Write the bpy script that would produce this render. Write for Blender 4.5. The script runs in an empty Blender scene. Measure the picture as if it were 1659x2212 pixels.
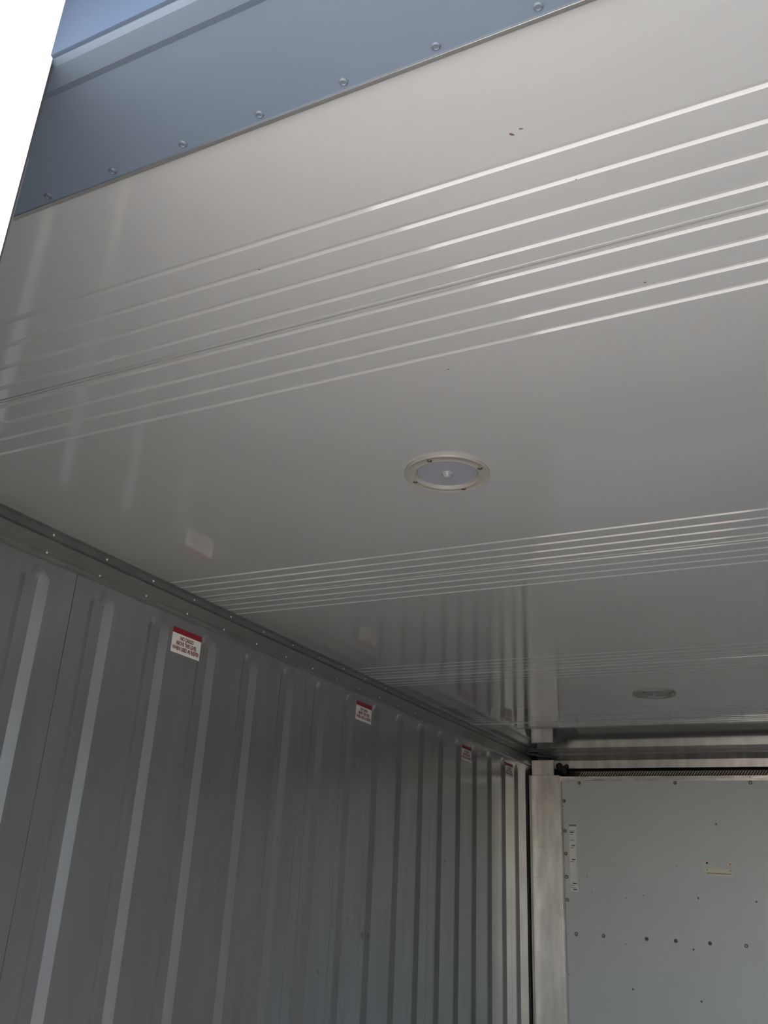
import bpy, bmesh, math, random
from mathutils import Matrix, Vector
random.seed(7)
SC = bpy.context.scene
C = bpy.context.collection

# ------------------------------------------------------------------ camera
CAMZ = 1.42                      # camera height above the container floor; ceiling is .85 above it
r = Vector((0.8976733, 0.4383268, 0.045303))
u = Vector((0.1327638, -0.3670505, 0.9206779))
f = Vector((-0.4201863, 0.8204533, 0.3876853))
cam = bpy.data.objects.new('camera', bpy.data.cameras.new('camera'))
C.objects.link(cam)
m = Matrix((( r.x, u.x, -f.x, 0), (r.y, u.y, -f.y, 0), (r.z, u.z, -f.z, CAMZ), (0, 0, 0, 1)))
cam.matrix_world = m
cam.data.sensor_fit = 'VERTICAL'
cam.data.sensor_height = 36.0
cam.data.sensor_width = 27.0
cam.data.lens = 1888.017 / 2212 * 36
cam.data.clip_start = 0.02
SC.camera = cam

# ------------------------------------------------------------------ sky, sun, exposure
w = bpy.data.worlds.new('world'); SC.world = w; w.use_nodes = True
nt = w.node_tree
sky = nt.nodes.new('ShaderNodeTexSky'); sky.sky_type = 'NISHITA'; sky.sun_disc = False
sky.sun_elevation = math.radians(50); sky.sun_rotation = math.radians(140)
sky.dust_density = 2.0
nt.links.new(sky.outputs[0], nt.nodes['Background'].inputs[0])
nt.nodes['Background'].inputs[1].default_value = 0.85
sun = bpy.data.objects.new('sun', bpy.data.lights.new('sun', 'SUN'))
C.objects.link(sun)
sun.data.energy = 14.0; sun.data.angle = math.radians(0.6); sun.data.color = (1, .925, .83)
sd = Vector((-0.30, 0.50, -0.87)).normalized()          # travelling into the open right half of the doorway
sun.rotation_euler = sd.to_track_quat('-Z', 'Y').to_euler()
sun.location = (3, -3, 6)
SC.view_settings.view_transform = 'Standard'
SC.view_settings.look = 'None'
SC.view_settings.gamma = 1.0
SC.view_settings.use_curve_mapping = False
SC.view_settings.exposure = 0.27

# ------------------------------------------------------------------ dimensions
H = CAMZ + .85                   # ceiling height
WL, WR = -1.832, .458            # inner faces of the side walls
XC = -.687
HY = .637                        # inner edge of the door header
YF = 6.20                        # front wall
def Z(v): return v + CAMZ

# ------------------------------------------------------------------ helpers
def mat(name, col, rough=.5, metal=0., noise=0., nscale=8., bump=0., bscale=60., spec=.5, coat=0., stretch=None, wave=0.):
    mt = bpy.data.materials.new(name); mt.use_nodes = True
    t = mt.node_tree; b = t.nodes['Principled BSDF']
    b.inputs['Base Color'].default_value = (*col, 1)
    b.inputs['Roughness'].default_value = rough
    b.inputs['Metallic'].default_value = metal
    b.inputs['Specular IOR Level'].default_value = spec
    b.inputs['Coat Weight'].default_value = coat
    b.inputs['Coat Roughness'].default_value = .06
    tc = t.nodes.new('ShaderNodeTexCoord'); mp = t.nodes.new('ShaderNodeMapping')
    t.links.new(tc.outputs['Object'], mp.inputs[0])
    if stretch: mp.inputs['Scale'].default_value = stretch
    if noise:
        n = t.nodes.new('ShaderNodeTexNoise'); n.inputs['Scale'].default_value = nscale
        n.inputs['Detail'].default_value = 6
        t.links.new(mp.outputs[0], n.inputs[0])
        cr = t.nodes.new('ShaderNodeValToRGB')
        cr.color_ramp.elements[0].position = .3; cr.color_ramp.elements[1].position = .7
        cr.color_ramp.elements[0].color = (*[c*(1-noise) for c in col], 1)
        cr.color_ramp.elements[1].color = (*[min(1, c*(1+noise*.5)) for c in col], 1)
        t.links.new(n.outputs[0], cr.inputs[0]); t.links.new(cr.outputs[0], b.inputs['Base Color'])
    nrm = None
    if wave:
        n3 = t.nodes.new('ShaderNodeTexNoise'); n3.inputs['Scale'].default_value = 2.2; n3.inputs['Detail'].default_value = 1
        t.links.new(tc.outputs['Object'], n3.inputs[0])
        bp = t.nodes.new('ShaderNodeBump'); bp.inputs['Strength'].default_value = 1.0; bp.inputs['Distance'].default_value = wave
        t.links.new(n3.outputs[0], bp.inputs['Height']); nrm = bp.outputs[0]
    if bump:
        n2 = t.nodes.new('ShaderNodeTexNoise'); n2.inputs['Scale'].default_value = bscale
        t.links.new(mp.outputs[0], n2.inputs[0])
        bp2 = t.nodes.new('ShaderNodeBump'); bp2.inputs['Strength'].default_value = 1.0; bp2.inputs['Distance'].default_value = bump
        t.links.new(n2.outputs[0], bp2.inputs['Height'])
        if nrm: t.links.new(nrm, bp2.inputs['Normal'])
        nrm = bp2.outputs[0]
    if nrm: t.links.new(nrm, b.inputs['Normal'])
    return mt

M_CEIL = mat('white_ceiling_sheet', (.385, .39, .39), .08, noise=.03, nscale=3, wave=.0004, spec=.6, coat=.65)
M_WALL = mat('white_wall_sheet', (.42, .43, .44), .22, metal=.70, noise=.10, nscale=5, wave=.0005, stretch=(1, 2.5, .5))
M_ALU = mat('mill_aluminium', (.62, .60, .56), .38, metal=.8, noise=.22, nscale=7, stretch=(3, 3, .8))
M_RAIL = mat('rail_aluminium', (.30, .31, .30), .28, metal=.6, noise=.1, nscale=12)
M_PANEL = mat('bulkhead_sheet', (.69, .71, .715), .42, metal=.08, noise=.03, nscale=4)
M_HEAD = mat('header_steel', (.155, .195, .255), .38, metal=.15, noise=.06, nscale=3)
M_DOOR = mat('door_paint', (.88, .88, .87), .5)
M_RUB = mat('black_rubber', (.02, .02, .022), .7)
M_DARK = mat('dark_cavity', (.05, .05, .05), .8)
M_SCREW = mat('zinc_screw', (.55, .56, .56), .25, metal=.9)
M_SCREWD = mat('dark_screw', (.10, .10, .10), .45, metal=.6)
M_WASH = mat('grey_washer', (.20, .205, .20), .5, metal=.4)
M_RING = mat('lamp_ring', (.30, .29, .26), .38, noise=.06, nscale=30)
M_LENS = mat('lamp_lens', (.26, .27, .31), .35)
M_SENS = mat('sensor_dome', (.27, .27, .275), .2)
M_WHITE = mat('sticker_white', (.82, .83, .79), .45)
M_RED = mat('sticker_red', (.30, .02, .035), .45)
M_PRINT = mat('sticker_print', (.22, .05, .06), .5)
M_INK = mat('black_ink', (.03, .03, .03), .5)
M_LAB = mat('paper_label', (1, .99, .90), .5, noise=.08, nscale=25)
M_LAB2 = mat('paper_label_faded', (.92, .94, .92), .5, noise=.08, nscale=25)
M_CREAM = mat('cream_plate', (.95, .89, .72), .5)
M_FLOOR = mat('floor_aluminium', (.48, .46, .42), .45, metal=.5, noise=.2, nscale=6)
M_GROUND = mat('concrete_ground', (.42, .40, .365), .9, noise=.15, nscale=4)
M_SEAL = mat('seam_sealant', (.13, .13, .13), .5)

def link(name, bm, mt, parent=None, smooth=False):
    me = bpy.data.meshes.new(name); bmesh.ops.recalc_face_normals(bm, faces=bm.faces)
    bm.to_mesh(me); bm.free(); me.materials.append(mt)
    if smooth:
        for p in me.polygons: p.use_smooth = True
    o = bpy.data.objects.new(name, me); C.objects.link(o)
    if parent: o.parent = parent
    return o
def inst(o, loc, rot=None, parent=None):
    c = o.copy(); C.objects.link(c); c.location = loc
    if rot: c.rotation_euler = rot
    if parent is not None: c.parent = parent
    return c
def struct(o): o['kind'] = 'structure'; return o
def thing(name, label, cat, loc=(0, 0, 0), rot=(0, 0, 0), group=None):
    o = bpy.data.objects.new(name, None); C.objects.link(o); o.empty_display_size = .05
    o.location = loc; o.rotation_euler = rot
    o['label'] = label; o['category'] = cat
    if group: o['group'] = group
    return o
def box(bm, x0, x1, y0, y1, z0, z1, bev=0):
    vs = [bm.verts.new((x, y, z)) for x in (x0, x1) for y in (y0, y1) for z in (z0, z1)]
    fs = [bm.faces.new([vs[i] for i in q]) for q in ((0,1,3,2),(4,6,7,5),(0,4,5,1),(2,3,7,6),(0,2,6,4),(1,5,7,3))]
    if bev:
        es = set(e for fc in fs for e in fc.edges)
        bmesh.ops.bevel(bm, geom=list(es), offset=bev, segments=2, affect='EDGES', profile=.6)
def bxo(name, dims, mt, parent=None, bev=0):
    bm = bmesh.new(); box(bm, *dims, bev=bev); return link(name, bm, mt, parent)
def extrude(bm, prof, axis, a, b, closed=True):
    """prof: list of 2-D points; axis 'x': (y,z) swept along x; 'y': (x,z) along y; 'z': (x,y) along z"""
    def P(p, t):
        return {'x': (t, p[0], p[1]), 'y': (p[0], t, p[1]), 'z': (p[0], p[1], t)}[axis]
    A = [bm.verts.new(P(p, a)) for p in prof]; B = [bm.verts.new(P(p, b)) for p in prof]
    n = len(prof)
    for i in range(n if closed else n-1):
        j = (i+1) % n; bm.faces.new((A[i], A[j], B[j], B[i]))
    if closed: bm.faces.new(A); bm.faces.new(B[::-1])
def lathe(bm, prof, n=32):
    """prof (radius, z) revolved about z"""
    rings = []
    for rr, z in prof:
        if rr < 1e-6: rings.append([bm.verts.new((0, 0, z))])
        else: rings.append([bm.verts.new((rr*math.cos(2*math.pi*k/n), rr*math.sin(2*math.pi*k/n), z)) for k in range(n)])
    for a, b in zip(rings, rings[1:]):
        for k in range(n):
            l = (k+1) % n
            q = [a[k % len(a)], a[l % len(a)], b[l % len(b)], b[k % len(b)]]
            q = list(dict.fromkeys(q))
            if len(q) > 2: bm.faces.new(q)
def text_mesh(txt, size, sx=1.0, bold=.0, extrude_d=.0001):
    cu = bpy.data.curves.new('lettering', 'FONT'); cu.body = txt; cu.size = size
    cu.align_x = 'CENTER'; cu.align_y = 'CENTER'; cu.offset = bold; cu.extrude = extrude_d; cu.space_line = .96
    cu.resolution_u = 3
    o = bpy.data.objects.new('tmp', cu); C.objects.link(o)
    dg = bpy.context.evaluated_depsgraph_get(); dg.update()
    me = bpy.data.meshes.new_from_object(o.evaluated_get(dg))
    bpy.data.objects.remove(o); bpy.data.curves.remove(cu)
    me.transform(Matrix.Diagonal((sx, 1, 1, 1)))
    return me

# ================================================================== SETTING
# ceiling: backing slab + sheets, each with recessed beads on both sides of its seams
ceiling = struct(bxo('ceiling', (WL-.08, WR+.08, HY-.02, YF+.06, H+.006, H+.09), M_WALL))
P = 1.26687; S0 = 1.0171                       # sheet pitch, first seam
AFTER = [.0253, .0792, .1315, .1836]           # bead bottoms after the seam
BEFORE = [-.1881, -.1341, -.0817, -.0276]      # before it
def bead(y): # near slope .0067, far slope .0045, depth .003
    b = y - .0034
    return [(b-.0076, 0), (b-.0003, .0034), (b+.0003, .0034), (b+.0040, 0)]
def sheet(y0, y1):
    pts = [(y0+.0004, .003), (y0+.0012, -.0014), (y0+.005, -.0014), (y0+.010, 0)]
    for o in AFTER: pts += bead(y0+o)
    for o in BEFORE: pts += bead(y0+P+o)
    pts.append((y0+P-.0004, .0003)); pts.append((y0+P-.0004, .003))
    out = [p for p in pts if y_lo <= p[0] <= y1]
    if y0 < y_lo: out = [(y_lo, 0)] + out
    if out[-1][0] < y1-.001 : out.append((y1, 0))
    return out
y_lo = HY-.03
for k in range(-1, 5):
    a = S0+k*P; b = min(a+P, YF)
    if b-a < .05: continue
    prof = sheet(a, b)
    bm = bmesh.new()
    prof = [(y, H+z) for y, z in prof]
    top = [(prof[-1][0], H+.0055), (prof[0][0], H+.0055)]
    extrude(bm, prof+top, 'x', WL-.012, WR+.012)
    link('panel', bm, M_CEIL, ceiling)

# scuffs on the second sheet
def fleck(x, y, l, wd, a, parent):
    bm = bmesh.new(); vs = []
    for k in range(7):
        t = 2*math.pi*k/7; q = 1+random.uniform(-.25, .25)
        px, py = math.cos(t)*l*q, math.sin(t)*wd*q
        vs.append(bm.verts.new((x+px*math.cos(a)-py*math.sin(a), y+px*math.sin(a)+py*math.cos(a), H-.0003)))
    ex = bmesh.ops.extrude_face_region(bm, geom=[bm.faces.new(vs)])
    for v in [g for g in ex['geom'] if isinstance(g, bmesh.types.BMVert)]: v.co.z += .0003
    return link('scuff_mark', bm, mat_scuff, parent)
mat_scuff = mat('scuff_brown', (.10, .07, .055), .8)
for q in [(-.2485, .779, .0042, .0018, .7), (-.236, .775, .0032, .0011, .4), (-.683, .876, .0018, .0010, 1.2), (-.522, 1.245, .0022, .0014, .2),
          (-.196, .883, .0012, .0008, .3), (-.155, 1.13, .002, .0012, .3)]:
    fleck(*q, ceiling)

# side walls: backing + corrugated sheets (vertical channels with rounded upper ends)
RP = P/5
CH0 = 2.578                       # one channel centre
ZC = Z(.688)                      # centre of the rounded end
def wall_depth(y, z, c):
    d = math.hypot(y-c, max(0, z-ZC))
    return .0135*max(0, min(1, (.049-d)/.028))
ztop = Z(.79)
def wall_sheet_mesh(y0, y1, first_c):
    cs = [first_c+i*RP for i in range(-1, 7)]
    ys = {round(y0+.0014, 5), round(y1-.0014, 5)}
    for c in cs:
        for o in (-.049, -.042, -.035, -.028, -.021, -.0105, 0, .0105, .021, .028, .035, .042, .049):
            if y0+.002 < c+o < y1-.002: ys.add(round(c+o, 5))
    ys = sorted(ys)
    zs = [0, 1.0, ZC-.01] + [ZC + .0055*i for i in range(0, 10)] + [ztop]
    bm = bmesh.new()
    g = []
    for z in zs:
        row = []
        for y in ys:
            c = min(cs, key=lambda q: abs(q-y))
            row.append(bm.verts.new((-wall_depth(y, z, c), y, z)))
        g.append(row)
    for a, b in zip(g, g[1:]):
        for i in range(len(ys)-1): bm.faces.new((a[i], a[i+1], b[i+1], b[i]))
    # returned edges give the sheet thickness
    for col in (0, -1):
        prev = None
        for row in g:
            v = bm.verts.new((row[col].co.x-.004, row[col].co.y, row[col].co.z))
            if prev: bm.faces.new((prev[0], row[col], v, prev[1]) if col == 0 else (row[col], prev[0], prev[1], v))
            prev = (row[col], v)
    me = bpy.data.meshes.new('panel'); bm.normal_update(); bm.to_mesh(me); bm.free(); me.materials.append(M_WALL)
    return me
wl = struct(bxo('wall_left', (WL-.09, WL-.0175, .46, YF+.06, -.12, H+.09), M_WALL))
wr = struct(bxo('wall_right', (WR+.0175, WR+.09, .46, YF+.06, -.12, H+.09), M_WALL))
SEAM0 = 3.497*.85
for k in range(-2, 3):
    a = SEAM0+k*P; b = a+P
    a = max(a, .47); b = min(b, 5.90)
    me = wall_sheet_mesh(a, b, CH0 + (math.floor((a-CH0)/RP)+1)*RP)
    o = bpy.data.objects.new('panel', me); C.objects.link(o); o.location = (WL, 0, 0); o.parent = wl
    o2 = bpy.data.objects.new('panel', me); C.objects.link(o2); o2.parent = wr
    o2.location = (WR, 0, 0); o2.scale = (-1, 1, 1)

def wall_fleck(y, z, l, wd, a):
    bm = bmesh.new(); vs = []
    for k in range(7):
        t = 2*math.pi*k/7; q = 1+random.uniform(-.3, .3)
        py, pz = math.cos(t)*wd*q, math.sin(t)*l*q
        vs.append(bm.verts.new((WL+.0004, y+py*math.cos(a)-pz*math.sin(a), z+py*math.sin(a)+pz*math.cos(a))))
    ex = bmesh.ops.extrude_face_region(bm, geom=[bm.faces.new(vs)])
    for v in [q for q in ex['geom'] if isinstance(q, bmesh.types.BMVert)]: v.co.x -= .0004
    return link('scuff_mark', bm, M_DARK, wl)
for q in [(3.052, Z(.215), .014, .0015, .25), (3.03, Z(.05), .010, .003, .3), (3.08, Z(-.15), .012, .0015, .2), (2.92, Z(.29), .006, .002, .5),
          (2.42, Z(.27), .006, .003, .6), (3.24, Z(-.06), .004, .002, 0), (3.31, Z(-.17), .012, .004, .1), (4.45, Z(.1), .006, .003, .2), (3.22, Z(-.33), .01, .004, .4),
          (2.15, Z(.60), .003, .002, 0), (2.86, Z(.12), .005, .002, .3), (3.62, Z(-.22), .016, .006, .1)]:
    wall_fleck(*q)

# floor: plate with extruded ribs along the container
bm = bmesh.new(); box(bm, WL-.02, WR+.02, .50, YF, -.05, -.02)
x = WL+.02
while x < WR:
    box(bm, x, x+.026, .50, YF-.02, -.02, 0); x += .052
floor = struct(link('floor', bm, M_FLOOR))
# front wall
wf = struct(bxo('wall_front', (WL-.02, WR+.02, YF, YF+.08, -.12, H+.09), M_DARK))

# screw prototypes ---------------------------------------------------------
def screw_mesh(name, rad, h, mt, inner=.45):
    bm = bmesh.new()
    lathe(bm, [(rad, 0), (rad*.98, h*.35), (rad*.72, h*.8), (rad*inner, h), (rad*inner*.8, h*.55), (0, h*.55)], 12)
    o = link(name, bm, mt, None, smooth=False); me = o.data; bpy.data.objects.remove(o); return me
def put(name, me, loc, rot, parent):
    o = bpy.data.objects.new(name, me); C.objects.link(o); o.location = loc; o.rotation_euler = rot
    if parent: o.parent = parent
    return o
FX = (0, math.pi/2, 0)            # faces +x
FY = (math.pi/2, 0, 0)            # faces -y
FD = (math.pi, 0, 0)              # faces down
SCR_RAIL = screw_mesh('screw', .0036, .0022, mat('bright_rivet', (.85, .85, .84), .3, metal=.1))
SCR_HEAD = screw_mesh('screw', .0058, .0018, mat('header_screw', (.15, .18, .22), .5, metal=.4), .62)

# ceiling/side rails
def rail(name, x, s):
    pr = [(0, .8495), (.014*-1, .847), (-.014, .828), (.004, .813), (.004, .770), (.011, .767), (.0115, .7575), (.003, .7535), (-.017, .7535), (-.022, .85)]
    bm = bmesh.new(); extrude(bm, [(x+s*a, Z(b)) for a, b in pr], 'y', HY-.02, 5.93)
    return struct(link(name, bm, M_RAIL))
t1 = rail('trim_1', WL, 1); t2 = rail('trim_2', WR, -1)
for i in range(-7, 19):
    y = 2.192+.2035*i
    if y < .7 or y > 5.85: continue
    put('screw', SCR_RAIL, (WL+.004, y, Z(.7745)), FX, t1)
    put('screw', SCR_RAIL, (WL-.014, 2.661+.2105*(i-2) if 2.661+.2105*(i-2) < 5.8 else 5.85, Z(.838)), FX, t1)
    put('screw', SCR_RAIL, (WR-.004, y, Z(.7745)), (0, -math.pi/2, 0), t2)

# door header: inner soffit, step, upper rebate, outer beam
pr = [(HY, H-.004), (HY+.003, H+.004), (HY-.04, H+.006), (.50, H+.155), (.31, H+.24), (.30, H+.24), (.30, H+.137), (.462, H+.137),
      (.4622, H-.008), (.469, H-.010), (.492, H-.010), (.502, H-.005), (HY-.004, H-.005)]
bm = bmesh.new(); extrude(bm, [(a, b) for a, b in pr], 'x', WL-.09, WR+.09)
head = struct(link('trim_3', bm, M_HEAD))
fg = bxo('rebate_dark_sheet', (WL, WR, .4575, .4625, H-.006, H+.134), mat('rebate_shade_blue', (.075, .10, .145), .95, spec=.1), head, .001)  # added dark sheet, shades the rebate face that came out too bright
bxo('edge_strip', (WL, WR, HY-.002, HY+.004, H-.0062, H-.0005), M_SCREW, head, .0006)
for i in range(-9, 10):
    x = -.3995+.1155*i
    if WL+.02 < x < WR-.02: put('screw', SCR_HEAD, (x, .624, H-.005), FD, head)

# corner posts of the doorway
for n, (x0, x1) in enumerate(((WL-.14, WL-.01), (WR+.01, WR+.14))):
    bm = bmesh.new(); box(bm, x0, x1, .30, .47, -.18, H+.20, .008)
    struct(link('trim_%d' % (4+n), bm, M_DOOR))
# closed left door leaf
door = struct(bpy.data.objects.new('door_1', None)); C.objects.link(door); door.location = (WL, .42, 0)
bm = bmesh.new(); box(bm, .012, -.687-WL, -.038, .042, -.10, H+.131, .003)
link('door_leaf', bm, M_DOOR, door)
for zz in (.35, 1.15, 1.95):
    bm = bmesh.new(); box(bm, -.02, .22, -.052, -.036, zz-.03, zz+.03, .004); link('hinge', bm, M_DOOR, door)
for xx in (.42, .85):
    bm = bmesh.new()
    lathe(bm, [(0, -.16), (.017, -.16), (.017, H+.13), (0, H+.13)], 14)
    b_ = link('locking_bar', bm, M_SCREW, door, True); b_.location = (xx, -.072, 0)
    for zz in (.2, 1.2, 2.1):
        bm = bmesh.new(); box(bm, -.03, .03, .012, .036, zz-.03, zz+.03, .003); link('bar_bracket', bm, M_SCREW, b_)
bxo('gasket', (.02, -.690-WL, .0415, .046, -.02, H-.012), M_RUB, door)

# threshold and ground
bxo('trim_6', (WL-.09, WR+.09, .30, .52, -.18, -.004), M_ALU)['kind'] = 'structure'
g = bxo('ground', (-14, 14, -16, 22, -.32, -.22), M_GROUND); struct(g)

# front cross trim between ceiling and air outlet
pr = [(6.098, H-.001), (6.086, Z(.811)), (6.080, Z(.808)), (6.080, Z(.7565)), (6.120, Z(.7565)), (6.125, H-.001)]
bm = bmesh.new(); extrude(bm, pr, 'x', WL+.01, WR-.01)
t7 = struct(link('trim_7', bm, M_ALU))
# sealant lumps in the corner
def lump(name, parts, mt, parent=None):
    bm = bmesh.new()
    for (cx, cy, cz, a, b, c) in parts:
        ret = bmesh.ops.create_icosphere(bm, subdivisions=2, radius=1)
        for v in ret['verts']:
            k = 1+random.uniform(-.18, .18)
            v.co = Vector((cx+v.co.x*a*k, cy+v.co.y*b*k, cz+v.co.z*c*k))
    return link(name, bm, mt, parent, True)
lump('sealant', [(-1.83+.03*i, 5.93+.03*i, Z(.835-.003*i), .035, .03, .008) for i in range(5)], M_SEAL, t7)
lump('sealant', [(-1.645, 5.99, Z(.757), .022, .02, .030), (-1.615, 6.0, Z(.735), .020, .02, .030), (-1.60, 6.01, Z(.76), .016, .02, .016),
                 (-1.56, 6.0, Z(.722), .020, .015, .010)], M_RUB, t7)

# ================================================================== THINGS
def post(x0, x1, s, label):
    t = thing('corner_post', label, 'post', ((x0+x1)/2, 5.90, 0))
    w2 = (x1-x0)/2
    bm = bmesh.new(); box(bm, -w2+.006, w2-.003, -.010, .045, 0, Z(.691), .0015); link('post_face', bm, M_ALU, t)
    bm = bmesh.new(); box(bm, -w2, -w2+.0045, -.013, .045, 0, Z(.691), .001); link('edge_flange', bm, M_ALU, t)
    bm = bmesh.new(); box(bm, w2-.002, w2+.0015, -.004, .047, 0, Z(.689), .0008); link('edge_flange', bm, M_ALU, t)
    bm = bmesh.new(); box(bm, -w2+.010, w2-.047, .020, .045, Z(.66), Z(.792), .001); link('upper_tongue', bm, M_ALU, t)
    for zz, l, a in ((.245, .5, 0), (.06, .28, .05), (.035, .2, -.3)):
        bm = bmesh.new(); xx = -w2+.012
        n = 8
        for i in range(n):
            q = xx+i*(2*w2*l)/n; z0 = Z(zz)+math.sin(i*1.9)*.002+a*.01*i
            box(bm, q, q+2*w2*l/n*.95, -.0104, -.0096, z0, z0+.0012)
        link('crease', bm, M_SEAL, t)
    # uneven dents on the right edge
    return t
post(-1.826, -1.6195, 1, 'brushed aluminium corner post at left end of bulkhead')
post(.247, .452, 1, 'brushed aluminium corner post at right end of bulkhead')
# black strip standing in for the dark, shaded gap beside the post
bxo('trim_8', (WL-.004, WL+.010, 5.905, 5.93, 0, Z(.73)), M_RUB)['kind'] = 'structure'

bh = thing('bulkhead', 'light grey sheet metal bulkhead across the front end, right of the aluminium post', 'bulkhead', (XC, 5.95, 0))
XL, XR = -1.625-XC, .252-XC
bxo('upper_sheet', (XL, XR, 0, .02, Z(-.2255), Z(.668)), M_PANEL, bh, .0008)
bxo('lower_sheet', (XL, XR, -.0018, .0182, 0, Z(-.2245)), M_PANEL, bh, .0008)
bm = bmesh.new(); box(bm, XL, XR, -.004, .012, Z(.660), Z(.690), .0012)
tf = link('top_flange', bm, mat('dull_flange', (.60, .60, .57), .3, metal=.8, noise=.35, nscale=18, stretch=(.6, 1, 3)), bh)
tf['label'] = 'shiny bare metal top flange'
bm = bmesh.new(); box(bm, XL+.04, XL+.31, -.0046, -.0038, Z(.6625), Z(.6640)); link('slot', bm, M_INK, bh)
WASH = None
bm = bmesh.new(); lathe(bm, [(.0115, 0), (.0112, .0016), (.0085, .0022), (0, .0022)], 20); o = link('washer', bm, M_WASH); WASH = o.data; bpy.data.objects.remove(o)
SCR_B = screw_mesh('screw', .0068, .0042, M_SCREW, .5)
SCR_D = screw_mesh('screw', .0068, .0034, M_SCREWD, .4)
def washer_screw(x, z, dark=False, y=0.0):
    wv = put('washer', WASH, (x-XC, y, Z(z)), FY, bh)
    s = put('screw', SCR_D if dark else SCR_B, (0, 0, .0018), (0, 0, 0), wv)
for x in (-1.504, -.895, -.453, .12): washer_screw(x, .647)
for z in (.535, .348, .210, .072, -.063): washer_screw(-1.6085, z)
for x, d in ((-1.559, 0), (-1.390, 0), (-1.132, 1), (-.963, 1), (-.770, 1), (-.573, 0), (-.33, 1), (-.1, 1)): washer_screw(x, -.2545, d, -.0018)
bm = bmesh.new(); lathe(bm, [(.0028, 0), (.0028, .0006), (0, .0006)], 10); o = link('screw_hole', bm, M_INK); HOLE = o.data; bpy.data.objects.remove(o)
bm = bmesh.new(); lathe(bm, [(.0065, 0), (.0060, .0009), (0, .0012)], 12); o = link('plug', bm, M_WASH); PLUG = o.data; bpy.data.objects.remove(o)
for x, z in ((-1.478, .077), (-1.45, -.010), (-1.615, .500), (-1.61, -.199), (-1.134, -.014), (-.926, .159), (-1.24, -.035), (-1.30, .14)):
    put('screw_hole', HOLE, (x-XC, 0, Z(z)), FY, bh)
for x, z in ((-1.609, -.259), (-1.612, -.483), (-1.257, -.291)): put('screw_hole', HOLE, (x-XC, -.0018, Z(z)), FY, bh)
for x, z in ((-.673, .406), (-.815, -.014), (-.492, -.018)): put('plug', PLUG, (x-XC, 0, Z(z)), FY, bh)
for x, z in ((-.866, -.293), (-.845, -.56), (-1.23, -.53)): put('plug', PLUG, (x-XC, -.0018, Z(z)), FY, bh)
for x in (-.894, -.452, -1.502): put('screw', SCR_RAIL, (x-XC, -.004, Z(.680)), FY, bh)

# label strip beside the post
ls = thing('label_strip', 'narrow vertical strip of white paper labels with black dashes, on the bulkhead beside the post', 'label', (-1.560, 5.9495, Z(.19)), (0, .012, 0))
def lab(name, x0, x1, z0, z1, mt, par, th=.0006, y=0):
    bm = bmesh.new(); box(bm, x0, x1, y-th, y, z0, z1); return link(name, bm, mt, par)
lab('paper_piece', -.0245, .0235, .188, .197, M_WASH, ls)
lab('paper_piece', -.0245, .0235, .096, .1875, M_LAB2, ls)
lab('paper_piece', -.0240, .0230, .082, .1, M_LAB2, ls, .0007)
lab('paper_piece', -.0250, .0190, -.060, .0825, M_LAB, ls, .0009)
lab('paper_piece', -.0250, .0235, -.170, -.0600, M_LAB2, ls)
lab('paper_piece', -.0250, .0270, -.203, -.1705, M_LAB2, ls, .0008)
lab('torn_edge', .0190, .0215, -.03, .0822, M_WHITE, ls, .0008)
for z, x0, x1 in ((.1475, -.020, .007), (.067, -.012, .012), (-.017, -.011, .013), (-.157, -.008, .018), (-.193, -.006, .019)):
    lab('printed_dash', x0, x1, z, z+.0055, M_INK, ls, .0014)
for z, n in ((.157, 11), (.135, 6), (.1, 9), (.054, 7), (-.03, 7), (-.169, 7), (-.183, 10)):
    bm = bmesh.new(); xx = -.0205
    for i in range(n):
        ww = random.uniform(.0016, .003)
        box(bm, xx, xx+ww, -.0013, -.0006, z, z+random.uniform(.003, .0045)); xx += ww+.0009
    link('small_print', bm, M_SCREWD, ls)

# cream plate and its two grommets
pl = thing('name_plate', 'cream rectangular plate with one line of print, below two grommets on the bulkhead', 'plate', (-.682, 5.9495, Z(.1335)), (0, .02, 0))
bm = bmesh.new(); box(bm, -.080, .079, -.0014, 0, -.0195, .0200, .0006); link('plate_body', bm, M_CREAM, pl)
bm = bmesh.new(); xx = -.072
while xx < .068:
    ww = random.uniform(.0018, .0042); box(bm, xx, xx+ww, -.0017, -.0013, -.0105, -.0055); xx += ww+.0011
link('small_print', bm, mat('brown_print', (.20, .15, .13), .6), pl)
for xx in (-.067, .064): put('rivet', PLUG, (xx, -.0012, .0105), FY, pl).scale = (.6, .6, .6)
def grommet(x, z, lab_, core):
    t = thing('grommet', lab_, 'grommet', (x, 5.9498, Z(z)), FY, 'grommets above the cream plate')
    bm = bmesh.new(); lathe(bm, [(.0155, 0), (.0155, .0020), (.0145, .0030), (.0070, .0030), (.0062, .0012), (.0060, 0)], 24); link('ring', bm, M_CREAM, t)
    bm = bmesh.new(); lathe(bm, [(.0060, 0), (.0058, .0014), (0, .0018)], 16); link('core', bm, core, t)
grommet(-.747, .183, 'cream ring grommet with dark brown core, above the left end of the plate', mat('brown_core', (.09, .05, .04), .6))
grommet(-.616, .180, 'cream ring grommet with pale core, above the right end of the plate', mat('pale_core', (.45, .40, .36), .5))

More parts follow.
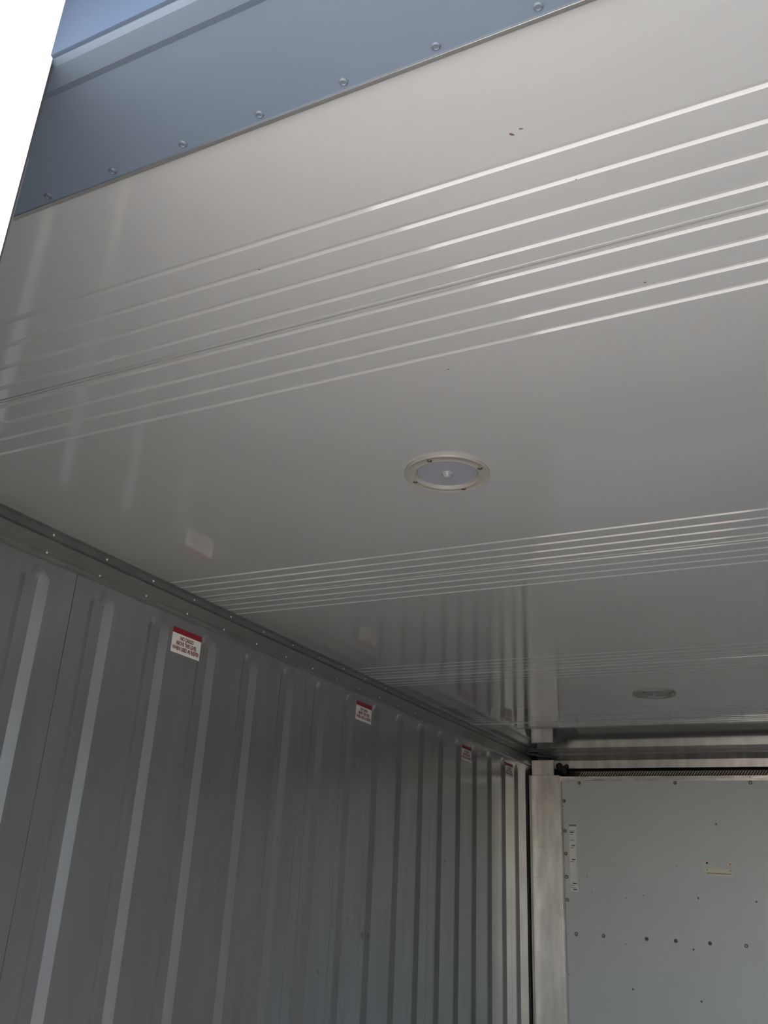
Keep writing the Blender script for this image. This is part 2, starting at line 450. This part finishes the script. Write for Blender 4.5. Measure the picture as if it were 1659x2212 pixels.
# air outlet grille behind the flange
ag = thing('air_grille', 'narrow diagonal mesh strip in the dark air outlet above the bulkhead flange', 'grille', (XC, 6.0, Z(.69)))
bm = bmesh.new(); x = XL+.10
while x < XR:
    vs = [bm.verts.new(q) for q in ((x, 0, -.005), (x+.0065, 0, -.005), (x+.0345, 0, .033), (x+.028, 0, .033))]
    fc = bm.faces.new(vs)
    e = bmesh.ops.extrude_face_region(bm, geom=[fc])
    for v in [q for q in e['geom'] if isinstance(q, bmesh.types.BMVert)]: v.co.y += .008
    x += .0165
sl = link('mesh_strands', bm, mat('grille_metal', (.62, .58, .44), .5, metal=.2), ag); sl['kind'] = 'stuff'
bxo('backing', (XL+.06, XR, .008, .011, -.005, .035), mat('grille_back', (.05, .045, .04), .6), ag)
bxo('rim', (XL+.06, XR, -.002, .010, .033, .037), M_WASH, ag, .0005)
bxo('outlet_floor', (XL, XR, -.03, .19, -.03, -.006), M_DARK, ag)

# recessed ceiling lights
def ceiling_light(x, y, ang, label):
    t = thing('ceiling_light', label, 'ceiling light', (x, y, H), FD, 'round ceiling lights')   # local +z points down
    bm = bmesh.new()
    lathe(bm, [(.0955, 0), (.0950, .0060), (.0940, .0068), (.0925, .0068), (.0915, .0056), (.0765, .0074), (.0740, .0082), (.0728, .0080), (.0672, .0008), (.0672, 0)], 96)
    link('trim_ring', bm, M_RING, t, True)
    bm = bmesh.new(); lathe(bm, [(.0675, .0008), (.064, .0009), (.03, .0014), (0, .0016)], 64); link('lens', bm, M_LENS, t, True)
    bm = bmesh.new(); lathe(bm, [(.0140, .001), (.0138, .0032), (.0125, .0042), (.0100, .0042), (.0098, .0070), (.0085, .0100), (.0050, .0122), (0, .0130)], 32)
    link('motion_sensor', bm, M_SENS, t, True)
    for k in range(4):
        a = ang+k*math.pi/2
        s = put('screw', SCR_D, (.0815*math.cos(a), .0815*math.sin(a), .0063), (0, 0, 0), t); s.scale = (.85, .85, .8)
    return t
# angle of a screw as seen from below, local y is flipped by the rotation
ceiling_light(XC, 1.643, -math.atan2(1.55-1.643, -.696+.687), 'round white ceiling light with small domed sensor, nearer one beside the first beads')
ceiling_light(XC-.001, 4.172, .4, 'round white ceiling light, farther one close to the bulkhead')

# warning stickers high on the left wall
TXT = text_mesh('NO CARGO\nABOVE THIS LEVEL\nWHEN USED AS REEFER', .0175, .73, .0007)
TXT.materials.append(M_PRINT)
def sticker(y, z, tilt, label):
    t = thing('warning_sticker', label, 'sticker', (WL+.0004, y, Z(z)), (0, 0, 0), 'cargo level stickers on the left wall')
    t.rotation_euler = (tilt, 0, 0)
    bm = bmesh.new(); box(bm, 0, .0006, -.0735, .0735, -.0405, .0225); link('backing', bm, M_WHITE, t)
    bm = bmesh.new(); box(bm, 0, .0007, -.0735, .0735, .0225, .0405); link('red_band', bm, M_RED, t)
    o = bpy.data.objects.new('lettering', TXT); C.objects.link(o); o.parent = t
    o.rotation_euler = (math.pi/2, 0, math.pi/2); o.location = (.0008, 0, -.0075)
sticker(2.2125, .6795, 0, 'red and white cargo warning sticker nearest the open door, largest in view')
sticker(3.4765, .6815, -.01, 'red and white cargo warning sticker, second from the open door')
sticker(4.7430, .6765, -.01, 'red and white cargo warning sticker, third from the open door')
sticker(5.4860, .6775, 0, 'red and white cargo warning sticker nearest the aluminium corner post')
